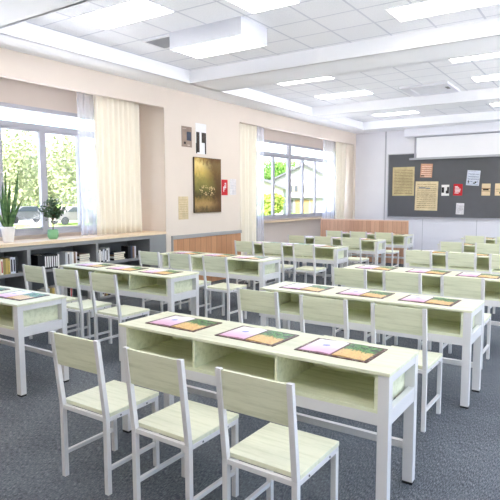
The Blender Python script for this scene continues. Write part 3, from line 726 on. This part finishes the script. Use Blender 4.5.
for a in ((-6, 53, 8.4, 4.4, 11, 'pale green tree at the left edge of the near window', (140, 148, 108)), (20, 76, 10.4, 5.4, 12, 'bright green tree above the snake plant outside', (140, 148, 108)),
          (50, 63, 8.8, 4.6, 13, 'bright green tree between the two panes of the near window', (140, 148, 108)), (80, 92, 12, 5.4, 14, 'green tree at the right side of the near window', (140, 148, 108)),
          (99, 56, 8.6, 4.4, 18, 'green tree seen faintly through the voile of the near window', (140, 148, 108)),
          (37, 100, 12.5, 6.5, 19, 'hazy green tree farthest back behind the near window', (150, 156, 124)),
          (272, 92, 8.6, 3.6, 15, 'leafy green tree behind the small pale house', (88, 128, 48)), (285, 104, 9.7, 3.6, 16, 'leafy green tree left of the gable of the white house', (92, 130, 50)),
          (269, 46, 2.4, 1.1, 17, 'yellow-green bush at the left of the far window', (130, 146, 60))): far_tree(*a)
# cars on the road
def car(px, depth, rz, rgb, label):
    x, y = far(px, depth); t = thing('car', label, 'car', (x, y, GZ+.02), rz, 'parked cars outside')
    bm = bmesh.new()
    prism(bm, [(-2.1,.35),(-2.15,.75),(-1.9,.98),(-1.2,1.05),(-.6,1.45),(.7,1.47),(1.25,1.05),(2.0,.9),(2.15,.6),(2.1,.35)], 1, -.85, .85)
    obj('body', bm, mat('car_paint', rgb, .3, .02, 2), t, .05)
    bm = bmesh.new(); prism(bm, [(-1.1,1.04),(-.56,1.41),(.66,1.42),(1.1,1.04)], 1, -.87, .87); obj('window_band', bm, mat('car_glass', (60, 66, 74), .2, .02), t)
    for wx in (-1.3, 1.3):
        for sy in (-1, 1):
            bm = bmesh.new(); lathe(bm, [(.1, -.1), (.32, -.1), (.33, 0), (.32, .1), (.1, .1)], seg=20); o = obj('wheel', bm, M['black_plastic'], t, loc=(wx, sy*.8, .33), rot=(R_(90), 0, 0))
car(26, 47, R_(80), (84, 84, 88), 'grey car parked outside behind the snake plant')
car(74, 45, R_(84), (112, 106, 106), 'light grey car parked outside right of the round shrub')
# small white house with a gable
hx, hy = far(302, 76)
t = thing('house', 'white gabled house across the street, seen through the far window', 'house', (hx, hy, GZ), YAW-R_(14))
HW = 4.3
siding = base('white_siding', .8, .2); v = siding.tc('Object'); zz = siding.math('FRACT', siding.math('MULTIPLY', siding.sep(v)[2], 5))
siding.out(siding.mix(siding.math('LESS_THAN', zz, .12), (150, 150, 150), (128, 128, 128)))
bm = bmesh.new(); prism(bm, [(-HW,0),(HW,0),(HW,4.6),(.3,6.7),(-HW,4.6)], 1, 0, 9); obj('wall', bm, siding.m, t)
bm = bmesh.new(); rc = mat('grey_shingles', (88, 88, 94), .9, .1, 20)
prism(bm, [(-HW-.5,4.32),(.3,6.72),(.3,6.95),(-HW-.5,4.55)], 1, -.5, 9.3); prism(bm, [(HW+.5,4.32),(.3,6.72),(.3,6.95),(HW+.5,4.55)], 1, -.5, 9.3); obj('roof', bm, rc, t)
for x in (-1.6, -.85, .1): 
    wdw = B('window', mat('house_window_trim', (110, 100, 88), .6, .03), (x-.3, x+.3, -.06, 0, 2.9, 3.9), t); B('pane', mat('house_glass', (60, 66, 72), .3, .03), (x-.2, x+.2, -.07, -.06, 3.0, 3.8), wdw)
B('porch_band', rc, (-HW-.1, HW+.1, -.5, 0, 2.05, 2.2), t)
for x, wd, col, nm in ((-.65, .34, (134, 112, 66), 'door'), (.5, .5, (140, 116, 72), 'door'), (-1.6, .3, (74, 78, 80), 'door'), (1.5, .34, (150, 130, 84), 'door')):
    B(nm, mat('house_door_paint', col, .6, .06), (x-wd, x+wd, -.06, 0, .0, 1.85), t)
B('brick_base', mat('brown_brick', (120, 88, 70), .9, .15, 12), (-HW, -2.2, -.05, 0, 0, 1.95), t)
B('chimney', mat('chimney_brick', (90, 82, 80), .9, .1, 12), (-1.1, -.4, 4.0, 4.7, 5.6, 7.4), t)
hx, hy = far(262, 66)
t = thing('house', 'lower pale house with a grey roof, left of the gabled one', 'house', (hx, hy, GZ), YAW-R_(10))
bm = bmesh.new(); prism(bm, [(-2.6,0),(2.6,0),(2.6,3.3),(0,4.3),(-2.6,3.3)], 1, 0, 6); obj('wall', bm, mat('pale_render', (150, 148, 142), .85, .03, 4), t)
bm = bmesh.new(); prism(bm, [(-3,3.1),(0,4.3),(0,4.5),(-3,3.3)], 1, -.4, 6.2); prism(bm, [(3,3.1),(0,4.3),(0,4.5),(3,3.3)], 1, -.4, 6.2); obj('roof', bm, rc, t)
B('window', bpy.data.materials['house_glass'], [(-1.2, -.4, -.05, 0, 1.2, 2.3), (.5, 1.3, -.05, 0, 1.2, 2.3)], t)
